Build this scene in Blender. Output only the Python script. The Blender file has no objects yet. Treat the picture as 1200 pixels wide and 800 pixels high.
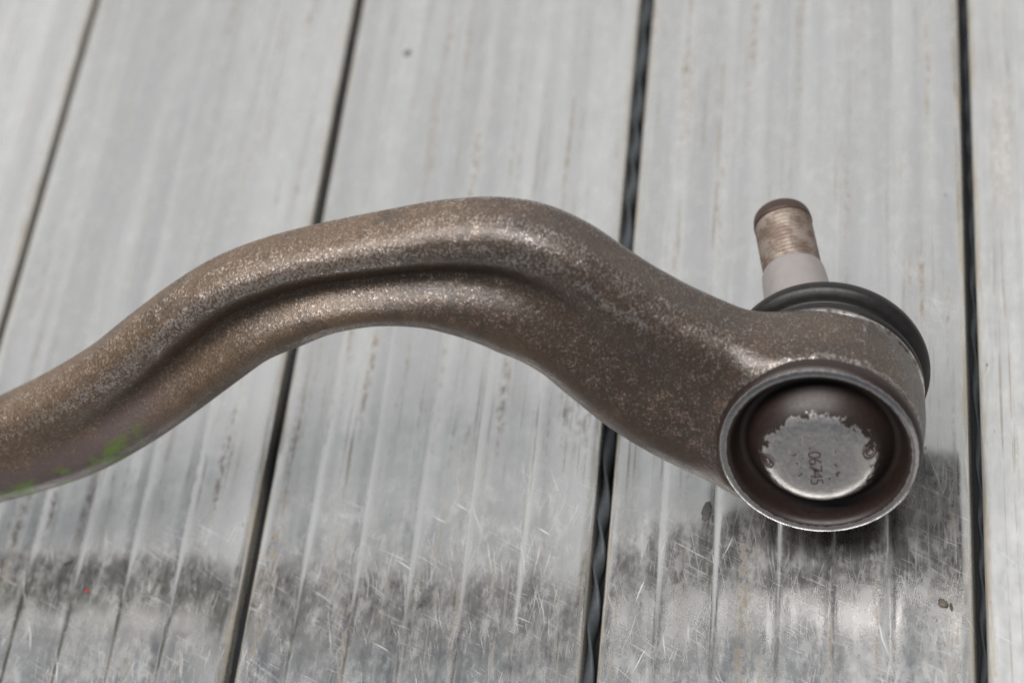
import bpy, math, random
import numpy as np
from mathutils import Matrix, Vector

random.seed(4)
SC = bpy.context.scene
COL = SC.collection

# ------------------------------------------------------------------ camera
cam_data = bpy.data.cameras.new('camera')
cam = bpy.data.objects.new('camera', cam_data)
COL.objects.link(cam)
cam.matrix_world = Matrix((
    (0.96521516, 0.07165721, 0.25144569, 0.0680766),
    (0.09639656, 0.79642822, -0.59700066, -0.3094102),
    (-0.24303784, 0.60047259, 0.76181709, 0.4779182),
    (0, 0, 0, 1)))
cam_data.sensor_width = 36.0
cam_data.lens = 81.0
cam_data.clip_start = 0.02
cam_data.clip_end = 50.0
cam_data.dof.use_dof = True
cam_data.dof.focus_distance = 0.560
cam_data.dof.aperture_fstop = 8.0
cam_data.dof.aperture_blades = 7
SC.camera = cam

# ------------------------------------------------------------------ light: a wide open doorway ahead, a lamp field overhead
world = bpy.data.worlds.new('World')
SC.world = world
world.use_nodes = True
bg = world.node_tree.nodes['Background']
bg.inputs['Color'].default_value = (0.80, 0.89, 1.0, 1)
bg.inputs['Strength'].default_value = 0.15


def area(name, loc, size, size_y, rot, power, color):
    l = bpy.data.lights.new(name, 'AREA')
    l.shape = 'RECTANGLE'
    l.size, l.size_y = size, size_y
    l.energy = power
    l.color = color
    o = bpy.data.objects.new(name, l)
    o.location = loc
    o.rotation_euler = rot
    COL.objects.link(o)
    return o


# daylight coming in through an open doorway 1.6 m away; its head is 2.5 m up
area('doorway_daylight', (-0.3, 1.60, 1.30), 6.0, 2.44, (math.radians(-90), 0, 0), 25.5, (1.0, 0.985, 0.965))
# a row of ceiling lamps
area('ceiling_lamp', (-0.4, -0.38, 2.40), 3.0, 0.90, (0, 0, 0), 105, (1.0, 0.985, 0.97))

SC.view_settings.view_transform = 'Standard'
SC.view_settings.look = 'None'
SC.view_settings.exposure = 0.0
SC.view_settings.gamma = 1.0
SC.render.engine = 'CYCLES'
SC.cycles.use_denoising = True
SC.cycles.caustics_reflective = False

# ------------------------------------------------------------------ node helpers


class NT:
    def __init__(self, name):
        self.m = bpy.data.materials.new(name)
        self.m.use_nodes = True
        self.t = self.m.node_tree
        self.t.nodes.clear()
        self.out = self.t.nodes.new('ShaderNodeOutputMaterial')
        self.p = self.t.nodes.new('ShaderNodeBsdfPrincipled')
        self.t.links.new(self.p.outputs[0], self.out.inputs[0])
        tc = self.t.nodes.new('ShaderNodeTexCoord')
        self.co = self.mapping(tc.outputs['Object'], (1000, 1000, 1000))   # millimetres

    def put(self, sock, v):
        if hasattr(v, 'is_output'):
            self.t.links.new(v, sock)
        elif isinstance(v, (tuple, list)):
            sock.default_value = tuple(v) + ((1,) if len(v) == 3 and sock.type == 'RGBA' else ())
        else:
            sock.default_value = v

    def mapping(self, v, scale=(1, 1, 1), rot=(0, 0, 0), loc=(0, 0, 0)):
        n = self.t.nodes.new('ShaderNodeMapping')
        self.t.links.new(v, n.inputs[0])
        n.inputs['Scale'].default_value = scale
        n.inputs['Rotation'].default_value = rot
        n.inputs['Location'].default_value = loc
        return n.outputs[0]

    def noise(self, co, scale, detail=4, rough=0.55, dist=0.0, out='Fac'):
        n = self.t.nodes.new('ShaderNodeTexNoise')
        self.t.links.new(co, n.inputs['Vector'])
        n.inputs['Scale'].default_value = scale
        n.inputs['Detail'].default_value = detail
        n.inputs['Roughness'].default_value = rough
        n.inputs['Distortion'].default_value = dist
        return n.outputs[out]

    def voronoi(self, co, scale, feature='F1', out='Distance'):
        n = self.t.nodes.new('ShaderNodeTexVoronoi')
        n.feature = feature
        self.t.links.new(co, n.inputs['Vector'])
        n.inputs['Scale'].default_value = scale
        return n.outputs[out]

    def math(self, op, a, b=0.0, c=0.0):
        n = self.t.nodes.new('ShaderNodeMath')
        n.operation = op
        self.put(n.inputs[0], a)
        self.put(n.inputs[1], b)
        self.put(n.inputs[2], c)
        return n.outputs[0]

    def ramp(self, v, lo, hi, a=0.0, b=1.0, smooth=True):
        n = self.t.nodes.new('ShaderNodeMapRange')
        n.interpolation_type = 'SMOOTHSTEP' if smooth else 'LINEAR'
        self.put(n.inputs[0], v)
        n.inputs[1].default_value = lo
        n.inputs[2].default_value = hi
        n.inputs[3].default_value = a
        n.inputs[4].default_value = b
        return n.outputs[0]

    def mix(self, f, a, b):
        n = self.t.nodes.new('ShaderNodeMix')
        n.data_type = 'RGBA'
        self.put(n.inputs[0], f)
        self.put(n.inputs[6], a)
        self.put(n.inputs[7], b)
        return n.outputs[2]

    def mixf(self, f, a, b):
        n = self.t.nodes.new('ShaderNodeMix')
        self.put(n.inputs[0], f)
        self.put(n.inputs[2], a)
        self.put(n.inputs[3], b)
        return n.outputs[0]

    def xyz(self, co):
        n = self.t.nodes.new('ShaderNodeSeparateXYZ')
        self.t.links.new(co, n.inputs[0])
        return n.outputs

    def attr(self, name):
        n = self.t.nodes.new('ShaderNodeAttribute')
        n.attribute_name = name
        return n.outputs['Fac']

    def bump(self, h, strength, dist, normal=None):
        n = self.t.nodes.new('ShaderNodeBump')
        n.inputs['Strength'].default_value = strength
        n.inputs['Distance'].default_value = dist
        self.t.links.new(h, n.inputs['Height'])
        if normal is not None:
            self.t.links.new(normal, n.inputs['Normal'])
        return n.outputs[0]

    def set(self, **kw):
        names = {'color': 'Base Color', 'metallic': 'Metallic', 'rough': 'Roughness', 'normal': 'Normal',
                 'spec': 'Specular IOR Level', 'aniso': 'Anisotropic'}
        for k, v in kw.items():
            self.put(self.p.inputs[names[k]], v)
        return self.m


def link_mesh(name, verts, faces, mat, parent=None, matrix=None, smooth=True):
    me = bpy.data.meshes.new(name)
    me.from_pydata([tuple(v) for v in verts], [], [tuple(f) for f in faces])
    me.materials.append(mat)
    if smooth:
        me.polygons.foreach_set('use_smooth', [True] * len(me.polygons))
    me.update()
    o = bpy.data.objects.new(name, me)
    COL.objects.link(o)
    if parent:
        o.parent = parent
    if matrix is not None:
        o.matrix_local = matrix
    return o


# ------------------------------------------------------------------ the deck of ribbed aluminium planks
PITCH = 0.0936420
X0 = -0.2475330


def plank_material(seed, WIDTH, rough, dirt, polish, tint):
    n = NT('weathered_aluminium')
    co = n.mapping(n.co, (1, 1, 1), (0, 0, 0), (seed * 137.0, seed * 71.0, 0))
    x, y, z = n.xyz(n.co)
    streak = n.noise(n.mapping(co, (0.13, 0.004, 1)), 1.0, 2.5, 0.45)
    streak2 = n.noise(n.mapping(co, (2.2, 0.03, 1)), 1.0, 3, 0.6)
    blot = n.noise(n.mapping(co, (0.05, 0.03, 1)), 1.0, 5, 0.6)
    fine = n.noise(n.mapping(co, (0.6, 0.35, 1)), 1.0, 6, 0.7)
    col = n.mix(n.ramp(streak, 0.32, 0.68), (0.63, 0.63, 0.622), (0.77, 0.768, 0.755))
    col = n.mix(tint, col, (0.52, 0.52, 0.51))
    col = n.mix(n.math('MULTIPLY', n.ramp(blot, 0.45, 0.7), 0.35), col, (0.66, 0.65, 0.62))
    col = n.mix(n.math('MULTIPLY', n.ramp(streak2, 0.55, 0.75), 0.10), col, (0.50, 0.49, 0.47))
    # brownish run-off streaks
    br = n.noise(n.mapping(co, (0.22, 0.010, 1), (0, 0, 0), (31, 7, 0)), 1.0, 5, 0.65)
    brm = n.math('MULTIPLY', n.ramp(br, 0.53, 0.68), n.ramp(fine, 0.40, 0.62))
    col = n.mix(n.math('MULTIPLY', brm, dirt), col, (0.25, 0.195, 0.14))
    s3 = n.noise(n.mapping(co, (0.75, 0.009, 1), (0, 0, 0), (77, 3, 0)), 1.0, 4, 0.6)
    s3m = n.math('MULTIPLY', n.ramp(s3, 0.56, 0.66), n.ramp(n.noise(n.mapping(co, (0.2, 0.05, 1)), 1.0, 4, 0.65), 0.40, 0.6))
    col = n.mix(n.math('MULTIPLY', s3m, 0.75), col, (0.30, 0.275, 0.235))
    edge = n.math('MINIMUM', x, n.math('SUBTRACT', WIDTH, x))
    em = n.math('MULTIPLY', n.ramp(edge, 2.6, 0.6), n.ramp(n.noise(n.mapping(co, (0.8, 0.06, 1)), 1.0, 5, 0.7), 0.40, 0.60))
    col = n.mix(n.math('MULTIPLY', em, 0.7), col, (0.30, 0.24, 0.15))
    brm = n.math('MAXIMUM', brm, n.math('MULTIPLY', em, 0.8))
    # tiny dark specks
    sp = n.voronoi(n.mapping(co, (0.20, 0.12, 1)), 1.0)
    spm = n.math('MULTIPLY', n.ramp(sp, 0.09, 0.05), n.ramp(n.noise(co, 0.11, 2), 0.52, 0.62))
    col = n.mix(n.math('MULTIPLY', spm, 0.75), col, (0.12, 0.10, 0.085))
    # scratches: a web of hair-fine rubbing marks, and a few long single ones
    warp = n.t.nodes.new('ShaderNodeVectorMath')
    warp.operation = 'MULTIPLY_ADD'
    n.t.links.new(n.noise(co, 0.05, 1, 0.5, 0.0, 'Color'), warp.inputs[0])
    warp.inputs[1].default_value = (5, 5, 0)
    n.t.links.new(co, warp.inputs[2])
    wco = warp.outputs[0]
    scr = None
    for i, (ang, ln, wd, th) in enumerate(((1.25, 230, 5.0, 0.030), (1.95, 170, 4.5, 0.026), (0.62, 140, 6.0, 0.024))):
        c2 = n.mapping(n.mapping(wco, (1, 1, 0), (0, 0, ang), (i * 33.0, i * 17.0, 0)), (1.0 / ln, 1.0 / wd, 1))
        v = n.t.nodes.new('ShaderNodeTexVoronoi')
        v.voronoi_dimensions = '2D'
        n.t.links.new(c2, v.inputs['Vector'])
        v.inputs['Scale'].default_value = 1.0
        line = n.ramp(v.outputs['Distance'], th, th * 0.35)
        pick = n.ramp(n.xyz(v.outputs['Color'])[0], 0.35, 0.9)
        line = n.math('MULTIPLY', line, pick)
        scr = line if scr is None else n.math('MAXIMUM', scr, line)
    web = None
    for i, ang in enumerate((1.35, 1.75, 0.55)):
        c2 = n.mapping(n.mapping(wco, (1, 1, 1), (0, 0, ang), (i * 51.0, i * 23.0, 0)), (0.075, 2.4, 1))
        v = n.ramp(n.noise(c2, 1.0, 2, 0.6), 0.58, 0.76)
        web = v if web is None else n.math('MAXIMUM', web, v)
    web = n.math('MULTIPLY', web, n.ramp(n.noise(co, 0.07, 4, 0.65), 0.38, 0.66, 0.12, 1.0))
    zone = n.ramp(n.math('ADD', y, n.ramp(n.noise(co, 0.02, 3, 0.6), 0.3, 0.7, -70, 70, False)), 85, -5, 0.12, 1.0)
    scr = n.math('MULTIPLY', n.math('MULTIPLY', scr, zone), 0.75)
    web = n.math('MULTIPLY', web, n.ramp(zone, 0.0, 1.0, 0.3, 1.0))
    haze = n.ramp(n.noise(n.mapping(co, (0.9, 0.4, 1)), 0.30, 5, 0.7), 0.42, 0.70)
    col = n.mix(n.math('MULTIPLY', scr, 0.4), col, (0.88, 0.88, 0.88))
    r = n.ramp(fine, 0.3, 0.7, rough - 0.03, rough + 0.05, False)
    r = n.math('ADD', r, n.ramp(blot, 0.35, 0.65, -0.03, 0.05, False))
    r = n.mixf(n.math('MULTIPLY', haze, 0.45), r, rough + 0.20)
    r = n.mixf(n.math('MULTIPLY', web, 0.6), r, 0.5)
    r = n.mixf(scr, r, 0.65)
    met = n.mixf(n.math('MULTIPLY', haze, 0.20), 0.97 * polish, 0.6)
    met = n.mixf(n.math('MULTIPLY', web, 0.65), met, 0.35)
    met = n.mixf(scr, met, 0.25)
    met = n.mixf(n.math('MULTIPLY', n.math('MAXIMUM', n.math('MAXIMUM', brm, spm), n.math('MULTIPLY', s3m, 0.6)), 0.8), met, 0.25)
    grain = n.noise(n.mapping(co, (4.0, 0.15, 1)), 1.0, 4, 0.6)
    nb = n.bump(grain, 0.08, 0.00004)
    nb = n.bump(n.noise(n.mapping(co, (0.10, 0.05, 1)), 1.0, 3, 0.5), 0.35, 0.0004, nb)
    nb = n.bump(scr, 0.4, 0.00005, nb)
    return n.set(color=col, metallic=met, rough=r, normal=nb)


def plank_profile(gap_l, gap_r, rng):
    """Closed cross-section (x, z) of one extruded plank, in metres; left edge at x = 0."""
    w = PITCH * 1000 - gap_l - gap_r
    top = [(0, -0.9), (0.25, -0.3), (0.9, 0.0), (3.2, 0.05), (3.9, -0.25)]
    fr = [0.165, 0.325, 0.49, 0.65, 0.81]
    for f in fr:
        c = f * w + rng.uniform(-0.6, 0.6)
        g = rng.uniform(0.28, 0.42)
        k = rng.uniform(0.8, 1.2)
        top += [(c - 5.2, -0.16), (c - 3.0, -0.20), (c - 2.3, -0.24 - g), (c - 1.5, -0.24 - g),
                (c - 0.8, -0.08), (c + 0.1, 0.03), (c + 1.2 * k, 0.06), (c + 2.4 * k, 0.0), (c + 3.3 * k, -0.10), (c + 4.4, -0.17)]
    top += [(w - 3.4, -0.22), (w - 2.9, 0.03), (w - 0.9, 0.0), (w - 0.25, -0.3), (w, -0.9)]
    prof = top + [(w, -11.5), (0, -11.5)]
    return [(a / 1000, b / 1000) for a, b in prof], len(top)


DARK = NT('dark_void')
DARK = DARK.set(color=(0.012, 0.012, 0.014), rough=0.8)
deck = link_mesh('floor', [(-0.62, -0.5, -0.0135), (0.42, -0.5, -0.0135), (0.42, 0.95, -0.0135), (-0.62, 0.95, -0.0135),
                           (-0.62, -0.5, -0.0300), (0.42, -0.5, -0.0300), (0.42, 0.95, -0.0300), (-0.62, 0.95, -0.0300)],
                 [(0, 1, 2, 3), (7, 6, 5, 4), (0, 4, 5, 1), (1, 5, 6, 2), (2, 6, 7, 3), (3, 7, 4, 0)], DARK, smooth=False)
deck['kind'] = 'structure'
deck['label'] = 'deck of ribbed aluminium planks with dark gaps between them'

YA, YB = -0.45, 0.90
# half gaps in mm on either side of joints k = -2 .. 5 (joint 2 is the wide one with the cord)
HALF = {-2: 1.4, -1: 1.5, 0: 1.15, 1: 1.45, 2: 2.05, 3: 1.4, 4: 1.6, 5: 1.6}
PM = {-2: (0.22, 0.5, 0.9, 0.0), -1: (0.24, 0.5, 0.9, 0.0), 0: (0.20, 1.0, 1.0, 0.0), 1: (0.195, 1.0, 1.0, 0.0), 2: (0.22, 0.9, 1.0, 0.05), 3: (0.42, 0.6, 0.80, 0.75), 4: (0.4, 0.4, 0.7, 0.5)}
for k in range(-2, 5):
    rng = random.Random(40 + k)
    prof, nt = plank_profile(HALF[k], HALF[k + 1], rng)
    ys = np.linspace(YA, YB, 28)
    V, F = [], []
    N = len(prof)
    for j, yy in enumerate(ys):
        for (px, pz) in prof:
            V.append((px, yy, pz))
    for j in range(len(ys) - 1):
        for i in range(N):
            i2 = (i + 1) % N
            F.append((j * N + i, j * N + i2, (j + 1) * N + i2, (j + 1) * N + i))
    F.append(tuple(range(N))[::-1])
    F.append(tuple((len(ys) - 1) * N + i for i in range(N)))
    F = [f[::-1] for f in F]
    o = link_mesh('plank', V, F, plank_material(k + 3, PITCH * 1000 - HALF[k] - HALF[k + 1], *PM[k]), deck, Matrix.Translation((X0 + k * PITCH + HALF[k] / 1000, 0, 0)), smooth=True)
    o.data.set_sharp_from_angle(angle=math.radians(60))

def twisted_strip(name, x, z, half_w, thick, period, mat, y0, y1, phase, wob):
    V, F = [], []
    n = int((y1 - y0) / 0.0011)
    ring = 8
    for j in range(n + 1):
        yy = y0 + (y1 - y0) * j / n
        a = math.pi * (yy / period + 0.22 * math.sin(yy * 41 + phase) + 0.1 * math.sin(yy * 97)) + phase
        for i in range(ring):
            t = 2 * math.pi * i / ring
            lx, lz = half_w * math.cos(t), thick * math.sin(t)
            V.append((x + wob * math.sin(yy * 60 + phase) + lx * math.cos(a) - lz * math.sin(a), yy, z + lx * math.sin(a) + lz * math.cos(a)))
    for j in range(n):
        for i in range(ring):
            i2 = (i + 1) % ring
            F.append((j * ring + i, (j + 1) * ring + i, (j + 1) * ring + i2, j * ring + i2))
    F.append(tuple(range(ring)))
    F.append(tuple(n * ring + i for i in range(ring))[::-1])
    return link_mesh(name, V, F, mat, deck)


GAP_BLACK = NT('added_gap_black')
GAP_BLACK = GAP_BLACK.set(color=(0.010, 0.011, 0.013), rough=0.55, spec=0.3)
for k in (-1, 0, 1, 2, 3, 4):  # black strips added in the gaps to darken them and hide the walls
    hw = HALF[k] / 1000 + 0.0004
    zt = -0.0058 if k == 2 else -0.0078 if k == 3 else -0.0042
    xx = X0 + k * PITCH
    link_mesh('added_gap_strip', [(xx + sx * hw, yy, zz) for zz in (-0.011, zt) for yy in (YA, YB) for sx in (-1, 1)],
              [(0, 2, 3, 1), (4, 5, 7, 6), (0, 1, 5, 4), (1, 3, 7, 5), (3, 2, 6, 7), (2, 0, 4, 6)], GAP_BLACK, deck, smooth=False)

rb = NT('black_rubber_cord')
nz = rb.noise(rb.co, 0.8, 4, 0.6)
RUBBER_CORD = rb.set(color=rb.mix(nz, (0.02, 0.023, 0.026), (0.07, 0.078, 0.085)), rough=0.42, normal=rb.bump(nz, 0.3, 0.0002))
twisted_strip('sealing_strip', X0 + 2 * PITCH - 0.0006, -0.0032, 0.0018, 0.0007, 0.0195, RUBBER_CORD, YA, YB, 0.4, 0.0002)
twisted_strip('sealing_strip', X0 + 3 * PITCH + 0.0004, -0.0072, 0.0011, 0.0005, 0.0170, RUBBER_CORD, YA, YB, 1.1, 0.0002)

# ------------------------------------------------------------------ the control arm
# local frame of the ball joint: x along the face, y up the face, z out of the cap (towards the viewer)
zc = Vector((-0.00104804, -0.94110766, 0.33810543)).normalized()
xc = Vector((0.99999938, -0.00111362, 0)).normalized()
yc = zc.cross(xc)
FR = Matrix(((xc.x, yc.x, zc.x, 0), (xc.y, yc.y, zc.y, 0), (xc.z, yc.z, zc.z, 0.0340264), (0, 0, 0, 1)))

arm = bpy.data.objects.new('control_arm', None)
COL.objects.link(arm)
arm.empty_display_size = 0.02
arm['label'] = 'curved rusty brown forged steel suspension arm with ball joint lying across the planks'
arm['category'] = 'control arm'

# stations along the arm, millimetres: centre u, w, half height, half thickness, edge radius, groove depth, groove offset
ST = np.array([
    (-268, -11.3, 13, 9.5, 8, 0, 4),
    (-252, -6.5, 12, 9.5, 8, 0, 4),
    (-237, -1.5, 11.8, 9.5, 8, 0, 4),
    (-222.5, 3.1, 12.1, 9.5, 8, 0, 4),
    (-207.6, 7.2, 13.6, 9.4, 7.8, 0.2, 3.5),
    (-190.8, 12.4, 14.5, 9.3, 7.5, 1.2, 2),
    (-175.5, 19.7, 14.1, 9.2, 7.3, 3.2, 2.3),
    (-159, 30.2, 14.5, 9.1, 7, 4.8, 2),
    (-147.8, 37.1, 14.3, 9, 6.8, 5.6, 3),
    (-138.5, 42.7, 13.7, 9, 6.7, 5.8, 3.6),
    (-126.7, 46.3, 13.7, 9, 6.7, 5.8, 4),
    (-113.1, 49.6, 12.6, 9, 6.6, 5.6, 3.4),
    (-103.8, 50.5, 12.7, 9, 6.5, 5.4, 2.8),
    (-93.2, 50.8, 13.7, 9.2, 6.7, 5.2, 3.2),
    (-80.6, 49.8, 16.3, 9.3, 6.8, 5, 4.2),
    (-72.3, 47.8, 18.2, 9.5, 7, 4.8, 4.8),
    (-64.8, 44.8, 18.7, 9.9, 6, 4.6, 5.2),
    (-59.4, 41.5, 18.2, 10.2, 6.4, 3.7, 5),
    (-53.9, 36.5, 17, 10.6, 6.7, 2.7, 4.5),
    (-45.2, 26.7, 18.1, 11, 7.1, 1.2, 4.5),
    (-36.5, 17.9, 19.8, 11.2, 7.3, 0.5, 4.5),
    (-28.2, 11.4, 20.5, 11.3, 7.4, 0, 4.5),
    (-17.1, 4.4, 21.3, 11.5, 7.6, 0, 4.5),
    (-4, 0, 21.5, 11.5, 9, 0, 4.5)])
DC = -13.0


def catmull(P, n):
    d = np.r_[0, np.cumsum(np.linalg.norm(np.diff(P[:, :2], axis=0), axis=1))]
    # gentle smoothing of the hand-measured stations
    Q = P.copy()
    for _ in range(2):
        Q[1:-1] = 0.25 * Q[:-2] + 0.5 * Q[1:-1] + 0.25 * Q[2:]
    Q = P + (Q - P) * 0.6
    t = np.linspace(0, d[-1], n)
    out = np.zeros((n, P.shape[1]))
    m = np.gradient(Q, d, axis=0)
    i = np.clip(np.searchsorted(d, t, side='right') - 1, 0, len(d) - 2)
    h = (d[i + 1] - d[i])[:, None]
    s = ((t - d[i]) / h[:, 0])[:, None]
    out = ((2 * s**3 - 3 * s**2 + 1) * Q[i] + (s**3 - 2 * s**2 + s) * h * m[i] + (-2 * s**3 + 3 * s**2) * Q[i + 1] + (s**3 - s**2) * h * m[i + 1])
    return out


def smin(a, b, k):
    h = np.clip(0.5 + 0.5 * (b - a) / k, 0, 1)
    return b * (1 - h) + a * h - k * h * (1 - h)


def smax(a, b, k):
    return -smin(-a, -b, k)


def surface_nets(F, org, step):
    s = F < 0
    nx, ny, nz = F.shape
    cnt = np.zeros((nx - 1, ny - 1, nz - 1), np.int8)
    offs = [(i, j, k) for i in (0, 1) for j in (0, 1) for k in (0, 1)]
    for (i, j, k) in offs:
        cnt += s[i:nx - 1 + i, j:ny - 1 + j, k:nz - 1 + k]
    act = np.argwhere((cnt > 0) & (cnt < 8))
    idx = -np.ones(cnt.shape, np.int64)
    idx[act[:, 0], act[:, 1], act[:, 2]] = np.arange(len(act))
    cv = {o: F[act[:, 0] + o[0], act[:, 1] + o[1], act[:, 2] + o[2]] for o in offs}
    acc = np.zeros((len(act), 3))
    num = np.zeros(len(act))
    for o in offs:
        for ax in range(3):
            if o[ax] == 0:
                o2 = list(o)
                o2[ax] = 1
                a, b = cv[o], cv[tuple(o2)]
                m = (a < 0) != (b < 0)
                t = np.where(m, a / np.where(m, a - b, 1), 0)
                p = np.array(o, float)[None].repeat(len(act), 0)
                p[:, ax] = t
                acc[m] += p[m]
                num[m] += 1
    V = org + (act + acc / num[:, None]) * step
    faces = []
    for ax in range(3):
        o1, o2 = [(1, 2), (2, 0), (0, 1)][ax]
        sl0 = [slice(None)] * 3
        sl1 = [slice(None)] * 3
        sl0[ax] = slice(0, -1)
        sl1[ax] = slice(1, None)
        e = s[tuple(sl0)] != s[tuple(sl1)]
        pos = np.argwhere(e)
        ok = (pos[:, o1] > 0) & (pos[:, o2] > 0) & (pos[:, o1] < F.shape[o1] - 1) & (pos[:, o2] < F.shape[o2] - 1)
        pos = pos[ok]
        inside = s[pos[:, 0], pos[:, 1], pos[:, 2]]

        def cell(d1, d2):
            q = pos.copy()
            q[:, o1] -= d1
            q[:, o2] -= d2
            return idx[q[:, 0], q[:, 1], q[:, 2]]
        quad = np.stack([cell(1, 1), cell(0, 1), cell(0, 0), cell(1, 0)], 1)
        quad[~inside] = quad[~inside][:, ::-1]
        faces.append(quad)
    return V, np.concatenate(faces)


def build_arm():
    P = catmull(ST, 700)
    C2 = P[:, :2]
    tan = np.gradient(C2, axis=0)
    tan /= np.linalg.norm(tan, axis=1)[:, None]
    nor = np.stack([-tan[:, 1], tan[:, 0]], 1)
    step = 0.7
    us = np.arange(-294, 32, step)
    ws = np.arange(-36, 74, step)
    ds = np.arange(-30, 4, step)
    U, W = np.meshgrid(us, ws, indexing='ij')
    pts = np.stack([U.ravel(), W.ravel()], 1)
    near = np.zeros(len(pts), np.int64)
    for c in range(0, len(pts), 8000):
        q = pts[c:c + 8000]
        near[c:c + 8000] = np.argmin((q[:, None, 0] - C2[None, :, 0])**2 + (q[:, None, 1] - C2[None, :, 1])**2, axis=1)
    dv = pts - C2[near]
    m = np.einsum('ij,ij->i', dv, nor[near])
    over = np.einsum('ij,ij->i', dv, tan[near])
    # sub-sample position along the curve so that the surface is not stepped
    seg = np.linalg.norm(C2[1] - C2[0])
    fpos = np.clip(near + over / seg, 0, len(C2) - 1)
    par = np.stack([np.interp(fpos, np.arange(len(C2)), P[:, i]) for i in range(P.shape[1])], 1)
    endo = np.where((near == 0) | (near == len(C2) - 1), np.abs(over), 0)
    sh = U.shape
    m = m.reshape(sh)[:, :, None]
    endo = endo.reshape(sh)[:, :, None]
    h, t, r, gd, go = [par[:, i].reshape(sh)[:, :, None] for i in range(2, 7)]
    D = (ds - DC)[None, None, :]
    # the forged groove along the near face: steep under the upper rib, long slope to the lower rib
    x = m - (go - 3.6)
    sg = np.where(x > 0, 4.2, 5.0) + np.clip((U[:, :, None] + 85) / 45, 0, 1) * 2.0
    G = gd * np.exp(-(x / sg)**2)
    # upper rib swells a little, lower half is slightly dished
    G = G - 0.10 * gd * np.exp(-((m - go - 5.0) / 3.5)**2)
    Dd = np.where(D > 0, D + G * np.clip(D / (t * 0.6 - G * 0.4), 0, 1), D - 0.5 * G * np.clip(-D / (t * 0.6), 0, 1))
    qx = np.abs(m) - (h - r)
    qy = np.abs(Dd) - (t - r)
    f = np.hypot(np.maximum(qx, 0), np.maximum(qy, 0)) + np.minimum(np.maximum(qx, qy), 0) - r
    f = np.maximum(f, endo - 3.0)
    # shallow dent in the broad web next to the housing
    Uu, Ww, Dz = U[:, :, None], W[:, :, None], ds[None, None, :]
    dent = np.sqrt((Uu + 39)**2 + (Ww - 20.0)**2 * 1.3 + (Dz - 6.5)**2 * 1.0) - 9.0
    f = smax(f, -dent, 6.0)
    # ball joint housing: a barrel about the local z axis
    rr = np.hypot(Uu, Ww)
    barrel = 24.3 - 0.006 * (Dz + 11.0)**2
    hx = rr - barrel + 3.0
    hy = np.abs(Dz + 12.2) - 11.6 + 3.0
    hous = np.hypot(np.maximum(hx, 0), np.maximum(hy, 0)) + np.minimum(np.maximum(hx, hy), 0) - 3.0
    f = smin(f, hous, 9.0)
    f = np.maximum(f, Dz - 0.2)
    f = np.maximum(f, -np.maximum(rr - 20.6, -7.0 - Dz))
    # bushing eye at the far end, standing on the deck
    er = np.hypot(Uu + 268, Ww + 11.3)
    eye = np.maximum(er - 19.0, np.abs(Dz - DC) - 14.0)
    f = smin(f, eye, 8.0)
    f = np.maximum(f, 13.0 - er)
    V, Fq = surface_nets(f, np.array([us[0], ws[0], ds[0]]), step)
    # one light smoothing pass over the mesh
    for lam in (0.5, -0.52, 0.5, -0.52):
        acc = np.zeros_like(V)
        num = np.zeros(len(V))
        for a, b in ((0, 1), (1, 2), (2, 3), (3, 0)):
            np.add.at(acc, Fq[:, a], V[Fq[:, b]])
            np.add.at(acc, Fq[:, b], V[Fq[:, a]])
            np.add.at(num, Fq[:, a], 1)
            np.add.at(num, Fq[:, b], 1)
        V = V + lam * (acc / num[:, None] - V)
    # coordinate across the arm (-1 lower edge .. 1 upper edge) for paint smears and wear
    iu = np.clip(((V[:, 0] - us[0]) / step).round().astype(int), 0, sh[0] - 1)
    iw = np.clip(((V[:, 1] - ws[0]) / step).round().astype(int), 0, sh[1] - 1)
    across = (m[:, :, 0] / h[:, :, 0])[iu, iw]
    # how exposed each spot is: convex edges and ribs get rubbed bare
    S = V.copy()
    for _ in range(30):
        acc = np.zeros_like(S)
        for a, b in ((0, 1), (1, 2), (2, 3), (3, 0)):
            np.add.at(acc, Fq[:, a], S[Fq[:, b]])
            np.add.at(acc, Fq[:, b], S[Fq[:, a]])
        S = S + 0.5 * (acc / num[:, None] - S)
    fn = np.cross(V[Fq[:, 2]] - V[Fq[:, 0]], V[Fq[:, 3]] - V[Fq[:, 1]])
    vn = np.zeros_like(V)
    for i in range(4):
        np.add.at(vn, Fq[:, i], fn)
    vn /= np.linalg.norm(vn, axis=1)[:, None] + 1e-9
    wear = np.einsum('ij,ij->i', V - S, vn)
    return V / 1000.0, Fq, across, wear


# forged steel
s = NT('forged_steel')
u_, w_, d_ = s.xyz(s.co)
acr = s.attr('across')
big = s.noise(s.co, 0.035, 4, 0.6)
med = s.noise(s.co, 0.30, 5, 0.65)
fin = s.noise(s.co, 1.55, 6, 0.76)
pit = s.voronoi(s.co, 0.9)
tone = s.math('ADD', s.ramp(u_, -150, -45, 0.0, 1.0), s.ramp(big, 0.3, 0.7, -0.45, 0.45, False))
col = s.mix(tone, (0.150, 0.098, 0.060), (0.070, 0.048, 0.036))
rust = s.math('MULTIPLY', s.ramp(med, 0.48, 0.66), s.ramp(big, 0.42, 0.62))
col = s.mix(s.math('MULTIPLY', rust, 0.40), col, (0.22, 0.130, 0.075))
dust = s.math('MULTIPLY', s.ramp(s.math('ADD', acr, s.ramp(med, 0.3, 0.7, -0.12, 0.12, False)), 0.72, 1.02), s.ramp(u_, -48, -85))
col = s.mix(s.math('MULTIPLY', dust, 0.75), col, (0.200, 0.132, 0.080))
patch = s.noise(s.mapping(s.co, (1, 1, 1), (0, 0, 0), (5, 50, 2)), 0.075, 5, 0.62)
col = s.mix(s.ramp(patch, 0.50, 0.68, 0.0, 0.55), col, (0.055, 0.039, 0.031))
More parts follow.
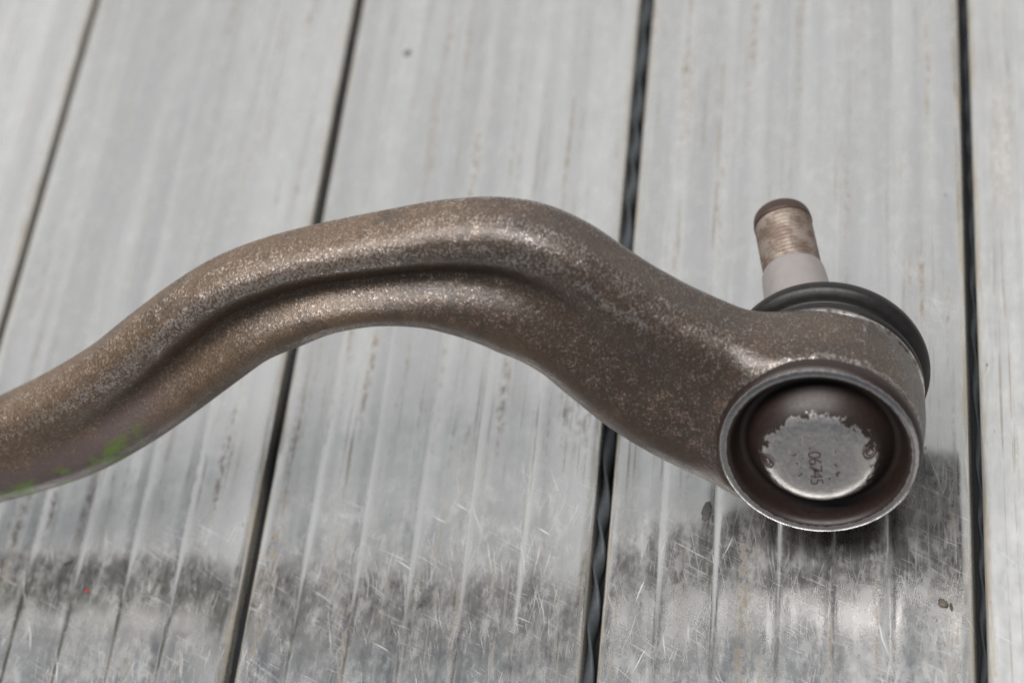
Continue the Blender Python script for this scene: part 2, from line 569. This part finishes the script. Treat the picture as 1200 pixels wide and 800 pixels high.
col = s.mix(s.ramp(fin, 0.36, 0.58, 0.70, 0.0), col, (0.032, 0.023, 0.018))
# bare worn grains; their pale colour also strengthens the upper ridge highlight
wear_sheen = s.math('MULTIPLY', s.ramp(s.attr('wear'), 0.12, 0.26), s.ramp(acr, -0.3, 0.2))
fw = s.math('ADD', fin, s.math('MULTIPLY', wear_sheen, 0.092))
fw = s.math('ADD', fw, s.ramp(acr, -0.45, -0.8, 0.0, -0.2))
fw = s.math('ADD', fw, s.ramp(med, 0.3, 0.7, -0.05, 0.05, False))
worn = s.ramp(fw, 0.54, 0.74)
col = s.mix(s.math('MULTIPLY', worn, 0.80), col, (0.68, 0.63, 0.60))
# violet-grey oil film and green paint on the underside at the far end
low = s.ramp(s.math('ADD', acr, s.ramp(med, 0.3, 0.7, -0.2, 0.2, False)), 0.15, -0.35)
vio = s.math('MULTIPLY', low, s.ramp(u_, -150, -178))
col = s.mix(s.math('MULTIPLY', vio, 0.75), col, (0.105, 0.078, 0.080))
gn = s.noise(s.mapping(s.co, (1, 1, 1), (0, 0, 0.4), (13, 4, 9)), 0.16, 4, 0.6, 0.3)
grn = s.math('MULTIPLY', s.math('MULTIPLY', s.ramp(gn, 0.45, 0.57), s.ramp(acr, -0.38, -0.60)), s.math('MULTIPLY', s.ramp(u_, -164, -176), s.ramp(d_, -14, -10)))
col = s.mix(s.math('MULTIPLY', grn, 0.7), col, (0.11, 0.20, 0.015))
met = s.mixf(worn, 0.22, 0.95)
met = s.mixf(s.math('MULTIPLY', dust, 0.6), met, 0.1)
met = s.mixf(s.math('MAXIMUM', grn, s.math('MULTIPLY', vio, 0.5)), met, 0.15)
rgh = s.ramp(fin, 0.3, 0.7, 0.37, 0.23, False)
rgh = s.math('ADD', rgh, s.ramp(big, 0.35, 0.65, -0.03, 0.07, False))
rgh = s.math('ADD', rgh, s.math('MULTIPLY', dust, 0.15))
rgh = s.math('ADD', rgh, s.ramp(acr, -0.5, -0.9, 0.0, 0.30))
rgh = s.math('SUBTRACT', rgh, s.ramp(u_, -90, -50, 0.0, 0.05))
nick = s.math('MULTIPLY', s.ramp(s.voronoi(s.mapping(s.co, (1, 1, 1), (0, 0, 0.7)), 0.085), 0.16, 0.05), s.ramp(med, 0.45, 0.6))
col = s.mix(s.math('MULTIPLY', nick, 0.7), col, (0.035, 0.027, 0.022))
hgt = s.math('ADD', s.math('MULTIPLY', fin, 0.8), s.math('MULTIPLY', s.ramp(pit, 0.0, 0.5), 0.35))
nb = s.bump(hgt, 0.45, 0.00026)
nb = s.bump(s.math('SUBTRACT', med, s.math('MULTIPLY', nick, 0.5)), 0.35, 0.0006, nb)
STEEL = s.set(spec=0.7, color=col, metallic=met, rough=rgh, normal=nb)

V, Fq, across, wear = build_arm()
body = link_mesh('arm_body', V, Fq, STEEL, arm, FR)
at = body.data.attributes.new('across', 'FLOAT', 'POINT')
at.data.foreach_set('value', across.astype(np.float32))
at = body.data.attributes.new('wear', 'FLOAT', 'POINT')
at.data.foreach_set('value', wear.astype(np.float32))


def lathe(name, prof, mat, parent, matrix, seg=128, sub=6, offset=Vector((0, 0, 0))):
    """Turned part about the local z axis. prof: (r, z) in mm, smoothed between the points."""
    P = np.array(prof, float)
    d = np.r_[0, np.cumsum(np.linalg.norm(np.diff(P, axis=0), axis=1))]
    m = np.zeros_like(P)
    for i in range(len(P)):                      # finite-difference tangents, limited to avoid overshoot
        a, b = max(i - 1, 0), min(i + 1, len(P) - 1)
        m[i] = (P[b] - P[a]) / (d[b] - d[a])
    Q = []
    for i in range(len(P) - 1):
        h = d[i + 1] - d[i]
        for k in range(sub):
            s_ = k / sub
            Q.append((2 * s_**3 - 3 * s_**2 + 1) * P[i] + (s_**3 - 2 * s_**2 + s_) * h * m[i] + (-2 * s_**3 + 3 * s_**2) * P[i + 1] + (s_**3 - s_**2) * h * m[i + 1])
    Q.append(P[-1])
    Q = np.array(Q)
    Q[:, 0] = np.maximum(Q[:, 0], 0.002)
    V, F = [], []
    for (r, z) in Q:
        for i in range(seg):
            a = 2 * math.pi * i / seg
            V.append(((r * math.cos(a)) / 1000 + offset.x, (r * math.sin(a)) / 1000 + offset.y, z / 1000 + offset.z))
    for j in range(len(Q) - 1):
        for i in range(seg):
            i2 = (i + 1) % seg
            F.append((j * seg + i, j * seg + i2, (j + 1) * seg + i2, (j + 1) * seg + i))
    return link_mesh(name, V, F, mat, parent, matrix)


I4 = Matrix.Identity(4)

# pressed cap: dark brown coating rubbed off on the rim and the raised middle
c = NT('rubbed_cap_coating')
x, y, z = c.xyz(c.co)
rad = c.math('SQRT', c.math('ADD', c.math('MULTIPLY', x, x), c.math('MULTIPLY', y, y)))
n1 = c.noise(c.co, 0.42, 6, 0.72)
n2 = c.noise(c.co, 0.9, 5, 0.7)
n3 = c.noise(c.co, 2.5, 4, 0.6)
rw = c.math('ADD', rad, c.ramp(n1, 0.25, 0.75, -2.6, 2.6, False))
rw = c.math('ADD', rw, c.math('MULTIPLY', y, 0.10))
mid = c.ramp(rw, 13.1, 12.1)
flake = c.math('MULTIPLY', c.ramp(n1, 0.55, 0.60), c.ramp(n2, 0.42, 0.52))
flake = c.math('MULTIPLY', flake, c.ramp(rad, 8.5, 7.0))
mid = c.math('SUBTRACT', mid, flake)
rim = c.math('MULTIPLY', c.ramp(c.math('ABSOLUTE', c.math('SUBTRACT', c.math('ADD', rad, c.ramp(n2, 0.3, 0.7, -0.15, 0.15, False)), 22.4)), 0.95, 0.5), c.ramp(n1, 0.20, 0.26))
bare = c.math('MAXIMUM', c.math('MAXIMUM', mid, 0.0), rim)
coat = c.mix(n2, (0.014, 0.009, 0.007), (0.034, 0.020, 0.016))
metal = c.mix(c.ramp(n2, 0.3, 0.7), (0.46, 0.43, 0.42), (0.62, 0.59, 0.575))
ring = c.ramp(rad, 18.5, 20.5)
CAP = c.set(color=c.mix(bare, coat, metal), metallic=c.mixf(bare, 0.1, c.mixf(ring, 0.95, 1.0)),
            rough=c.mixf(bare, c.ramp(n2, 0.3, 0.7, 0.38, 0.52, False), c.mixf(ring, c.ramp(n2, 0.3, 0.7, 0.30, 0.42, False), 0.20)),
            normal=c.bump(c.math('ADD', c.math('MULTIPLY', bare, -0.8), c.math('MULTIPLY', n3, 0.25)), 0.30, 0.00008))
cap = lathe('joint_cap', [(23.0, -3.0), (23.9, -2.0), (24.1, -0.6), (23.9, 0.7), (23.2, 1.7), (22.2, 2.1), (21.2, 1.8), (20.5, 0.9), (20.1, -0.6),
                          (19.6, -2.0), (18.7, -3.0), (17.5, -3.0), (16.6, -2.0), (15.7, -0.7), (14.7, 0.7), (13.6, 1.95), (12.4, 3.0), (11.0, 3.8), (9.6, 4.3), (8.2, 4.55), (6.8, 4.62), (4.5, 4.6), (2.2, 4.6), (0.0, 4.6)], CAP, arm, FR)
cap['label'] = 'round pressed cap with worn bare metal centre and bright rim'

# stamped number on the middle of the cap
ink = NT('stamped_dark')
INK = ink.set(color=(0.075, 0.052, 0.046), rough=0.6, metallic=0.3)
cu = bpy.data.curves.new('part_number', 'FONT')
cu.body = '06745'
cu.size = 0.0045
cu.space_character = 0.86
cu.align_x = 'CENTER'
cu.align_y = 'CENTER'
cu.offset = -0.00006
cu.extrude = 0.00004
to = bpy.data.objects.new('part_number_text', cu)
COL.objects.link(to)
dg = bpy.context.evaluated_depsgraph_get()
tm = bpy.data.meshes.new_from_object(to.evaluated_get(dg))
bpy.data.objects.remove(to)
tm.name = 'part_number'
tm.materials.clear()
tm.materials.append(INK)
num = bpy.data.objects.new('part_number', tm)
COL.objects.link(num)
num.parent = cap
num.matrix_local = Matrix.Translation((-0.0010, -0.0024, 0.00466)) @ Matrix.Rotation(math.radians(-93), 4, 'Z')


def torus_mesh(R, r, a0=0.0, a1=2 * math.pi, seg=40, ring=8):
    V, F = [], []
    for i in range(seg + 1):
        a = a0 + (a1 - a0) * i / seg
        for j in range(ring):
            t = 2 * math.pi * j / ring
            V.append(((R + r * math.cos(t)) * math.cos(a), (R + r * math.cos(t)) * math.sin(a), r * math.sin(t)))
    for i in range(seg):
        for j in range(ring):
            j2 = (j + 1) % ring
            F.append((i * ring + j, (i + 1) * ring + j, (i + 1) * ring + j2, i * ring + j2))
    return V, F


for ang in (2.0, 182.0):
    V1, F1 = torus_mesh(0.00175, 0.00017)
    V2, F2 = torus_mesh(0.00095, 0.00016)
    k = len(V1)
    mk = link_mesh('stamped_mark', V1 + V2, F1 + [tuple(i + k for i in f) for f in F2], INK, cap)
    mk.matrix_local = Matrix.Rotation(math.radians(ang), 4, 'Z') @ Matrix.Translation((0.0121, 0, 0.00330)) @ Matrix.Rotation(math.radians(38), 4, 'Y')

# bright retaining ring behind the housing
g = NT('bright_steel')
gn_ = g.noise(g.co, 0.5, 5, 0.65)
BRIGHT = g.set(color=g.mix(g.ramp(gn_, 0.35, 0.6), (0.20, 0.15, 0.12), (0.66, 0.62, 0.58)), metallic=0.95, rough=0.30)
lathe('retaining_ring', [(21.0, -22.0), (23.3, -22.3), (23.75, -22.9), (23.7, -23.5), (23.2, -23.9), (21.0, -24.1)], BRIGHT, arm, FR, sub=4)

# rubber dust boot
r_ = NT('black_rubber')
rn = r_.noise(r_.co, 0.6, 4, 0.6)
RUBBER = r_.set(color=r_.mix(rn, (0.010, 0.009, 0.009), (0.022, 0.019, 0.018)), spec=0.35, rough=r_.ramp(rn, 0.3, 0.7, 0.34, 0.46, False),
                normal=r_.bump(rn, 0.2, 0.0002))
lathe('rubber_boot', [(21.0, -23.7), (23.0, -24.0), (23.7, -24.9), (23.6, -26.2), (22.6, -27.6), (21.4, -28.8), (21.6, -30.0), (23.3, -30.7),
                      (24.7, -32.0), (24.8, -33.8), (24.0, -35.2), (22.0, -36.2), (16.0, -38.0), (12.0, -40.5), (10.0, -42.5), (8.4, -43.0)],
      RUBBER, arm, FR)

# ball stud, swivelled in its socket: own axis from the ball centre
ball = FR @ Vector((0, 0, -0.013))
ax = Vector((-0.1801, 0.9835, -0.0145)).normalized()
px = ax.cross(Vector((0, 0, 1))).normalized()
py = ax.cross(px)
SF = Matrix(((px.x, py.x, ax.x, ball.x), (px.y, py.y, ax.y, ball.y), (px.z, py.z, ax.z, ball.z), (0, 0, 0, 1)))
q = NT('stud_steel')
qn = q.noise(q.co, 0.35, 5, 0.65)
qz = q.xyz(q.co)[2]
STUD = q.set(color=q.mix(qn, (0.34, 0.305, 0.29), (0.46, 0.42, 0.40)), metallic=0.6, rough=0.42)
TH = NT('rusty_thread')
tn = TH.noise(TH.co, 0.22, 5, 0.7)
THREAD = TH.set(color=TH.mix(TH.ramp(tn, 0.40, 0.60), (0.17, 0.120, 0.092), (0.31, 0.255, 0.215)), metallic=0.35, rough=0.5)
TI = NT('rust_dark_tip')
ti = TI.noise(TI.co, 0.5, 4, 0.6)
TIP = TI.set(color=TI.mix(ti, (0.05, 0.032, 0.025), (0.10, 0.065, 0.05)), metallic=0.4, rough=0.5)
stud = lathe('ball_stud', [(8.8, 16.0), (8.8, 28.0), (8.7, 33.0), (8.4, 39.0), (8.0, 45.0), (7.5, 46.2), (6.2, 46.5)], STUD, arm, SF, seg=64, sub=4)
# threads: a fine helical ridge on the shank
V, F = [], []
seg, pitch, z0, z1 = 64, 1.25, 46.0, 62.2
rows = int((z1 - z0) / pitch * 6)
for j in range(rows + 1):
    for i in range(seg):
        a = 2 * math.pi * i / seg
        zz = z0 + (z1 - z0) * j / rows
        ph = ((zz / pitch) - i / seg) % 1.0
        rr = 6.95 + 0.5 * (1 - abs(2 * ph - 1))
        V.append((rr * math.cos(a) / 1000, rr * math.sin(a) / 1000, zz / 1000))
for j in range(rows):
    for i in range(seg):
        i2 = (i + 1) % seg
        F.append((j * seg + i, j * seg + i2, (j + 1) * seg + i2, (j + 1) * seg + i))
link_mesh('thread', V, F, THREAD, stud, I4)
lathe('stud_tip', [(6.2, 61.8), (7.45, 62.1), (7.45, 63.6), (7.2, 65.0), (6.4, 66.0), (5.0, 66.4), (3.2, 66.4), (3.0, 64.6), (0.0, 64.4)], TIP, stud, I4, seg=64, sub=3)

# ------------------------------------------------------------------ crumbs on the deck


def crumb(name, x, y, sx, sy, sz, color, label, cat, rot=0.0):
    rng = random.Random(int(abs(x) * 1e5) * 7 + int(abs(y) * 1e5))
    V, F = [], []
    rings, seg = 5, 9
    for j in range(rings):
        t = math.pi / 2 * j / (rings - 1)
        for i in range(seg):
            a = 2 * math.pi * i / seg
            k = 1 + rng.uniform(-0.28, 0.28)
            V.append((sx * math.cos(t) * math.cos(a) * k, sx * 0 + sy * math.cos(t) * math.sin(a) * k, sz * math.sin(t) * (1 + rng.uniform(-0.15, 0.1))))
    for j in range(rings - 1):
        for i in range(seg):
            i2 = (i + 1) % seg
            F.append((j * seg + i, j * seg + i2, (j + 1) * seg + i2, (j + 1) * seg + i))
    F.append(tuple(range(seg))[::-1])
    mt = NT(name)
    o = link_mesh(name, V, F, mt.set(color=color, rough=0.6), None, Matrix.Translation((x, y, -0.00018)) @ Matrix.Rotation(rot, 4, 'Z'))
    o['label'] = label
    o['category'] = cat
    return o


crumb('paint_flake', -0.1992, -0.0080, 0.0008, 0.0006, 0.0005, (0.28, 0.035, 0.015), 'tiny rust red flake lying on the plank below the green smeared end of the arm', 'flake')
crumb('dirt_crumb', -0.2067, 0.0011, 0.0013, 0.0006, 0.0006, (0.03, 0.022, 0.015), 'larger dark brown dirt crumb beside the brown streak above the red flake', 'crumb', 0.2)
crumb('dirt_crumb', -0.2020, -0.0021, 0.0006, 0.0005, 0.0004, (0.04, 0.03, 0.022), 'smallest dark crumb between the brown crumb and the red flake', 'crumb')
crumb('grease_spot', -0.0332, 0.0068, 0.0014, 0.0026, 0.00026, (0.09, 0.086, 0.084), 'dark smudged grease spot on the plank just under the ball joint housing', 'grease spot', -0.15)
crumb('metal_chip', 0.0249, -0.0229, 0.0010, 0.0014, 0.0005, (0.10, 0.08, 0.06), 'small brown grimy chip on the plank below the ball joint cap', 'chip', 0.5)
crumb('metal_chip', 0.0268, -0.0240, 0.0004, 0.0012, 0.0004, (0.06, 0.05, 0.04), 'thin dark sliver close beside the brown chip below the ball joint cap', 'chip', 0.2)
crumb('dirt_crumb', -0.1346, 0.1803, 0.0012, 0.0012, 0.0006, (0.09, 0.085, 0.08), 'blurred grey crumb on the plank above the highest bend of the arm', 'crumb')

print('TRIS', sum(len(o.data.polygons) * 2 for o in SC.objects if o.type == 'MESH'))
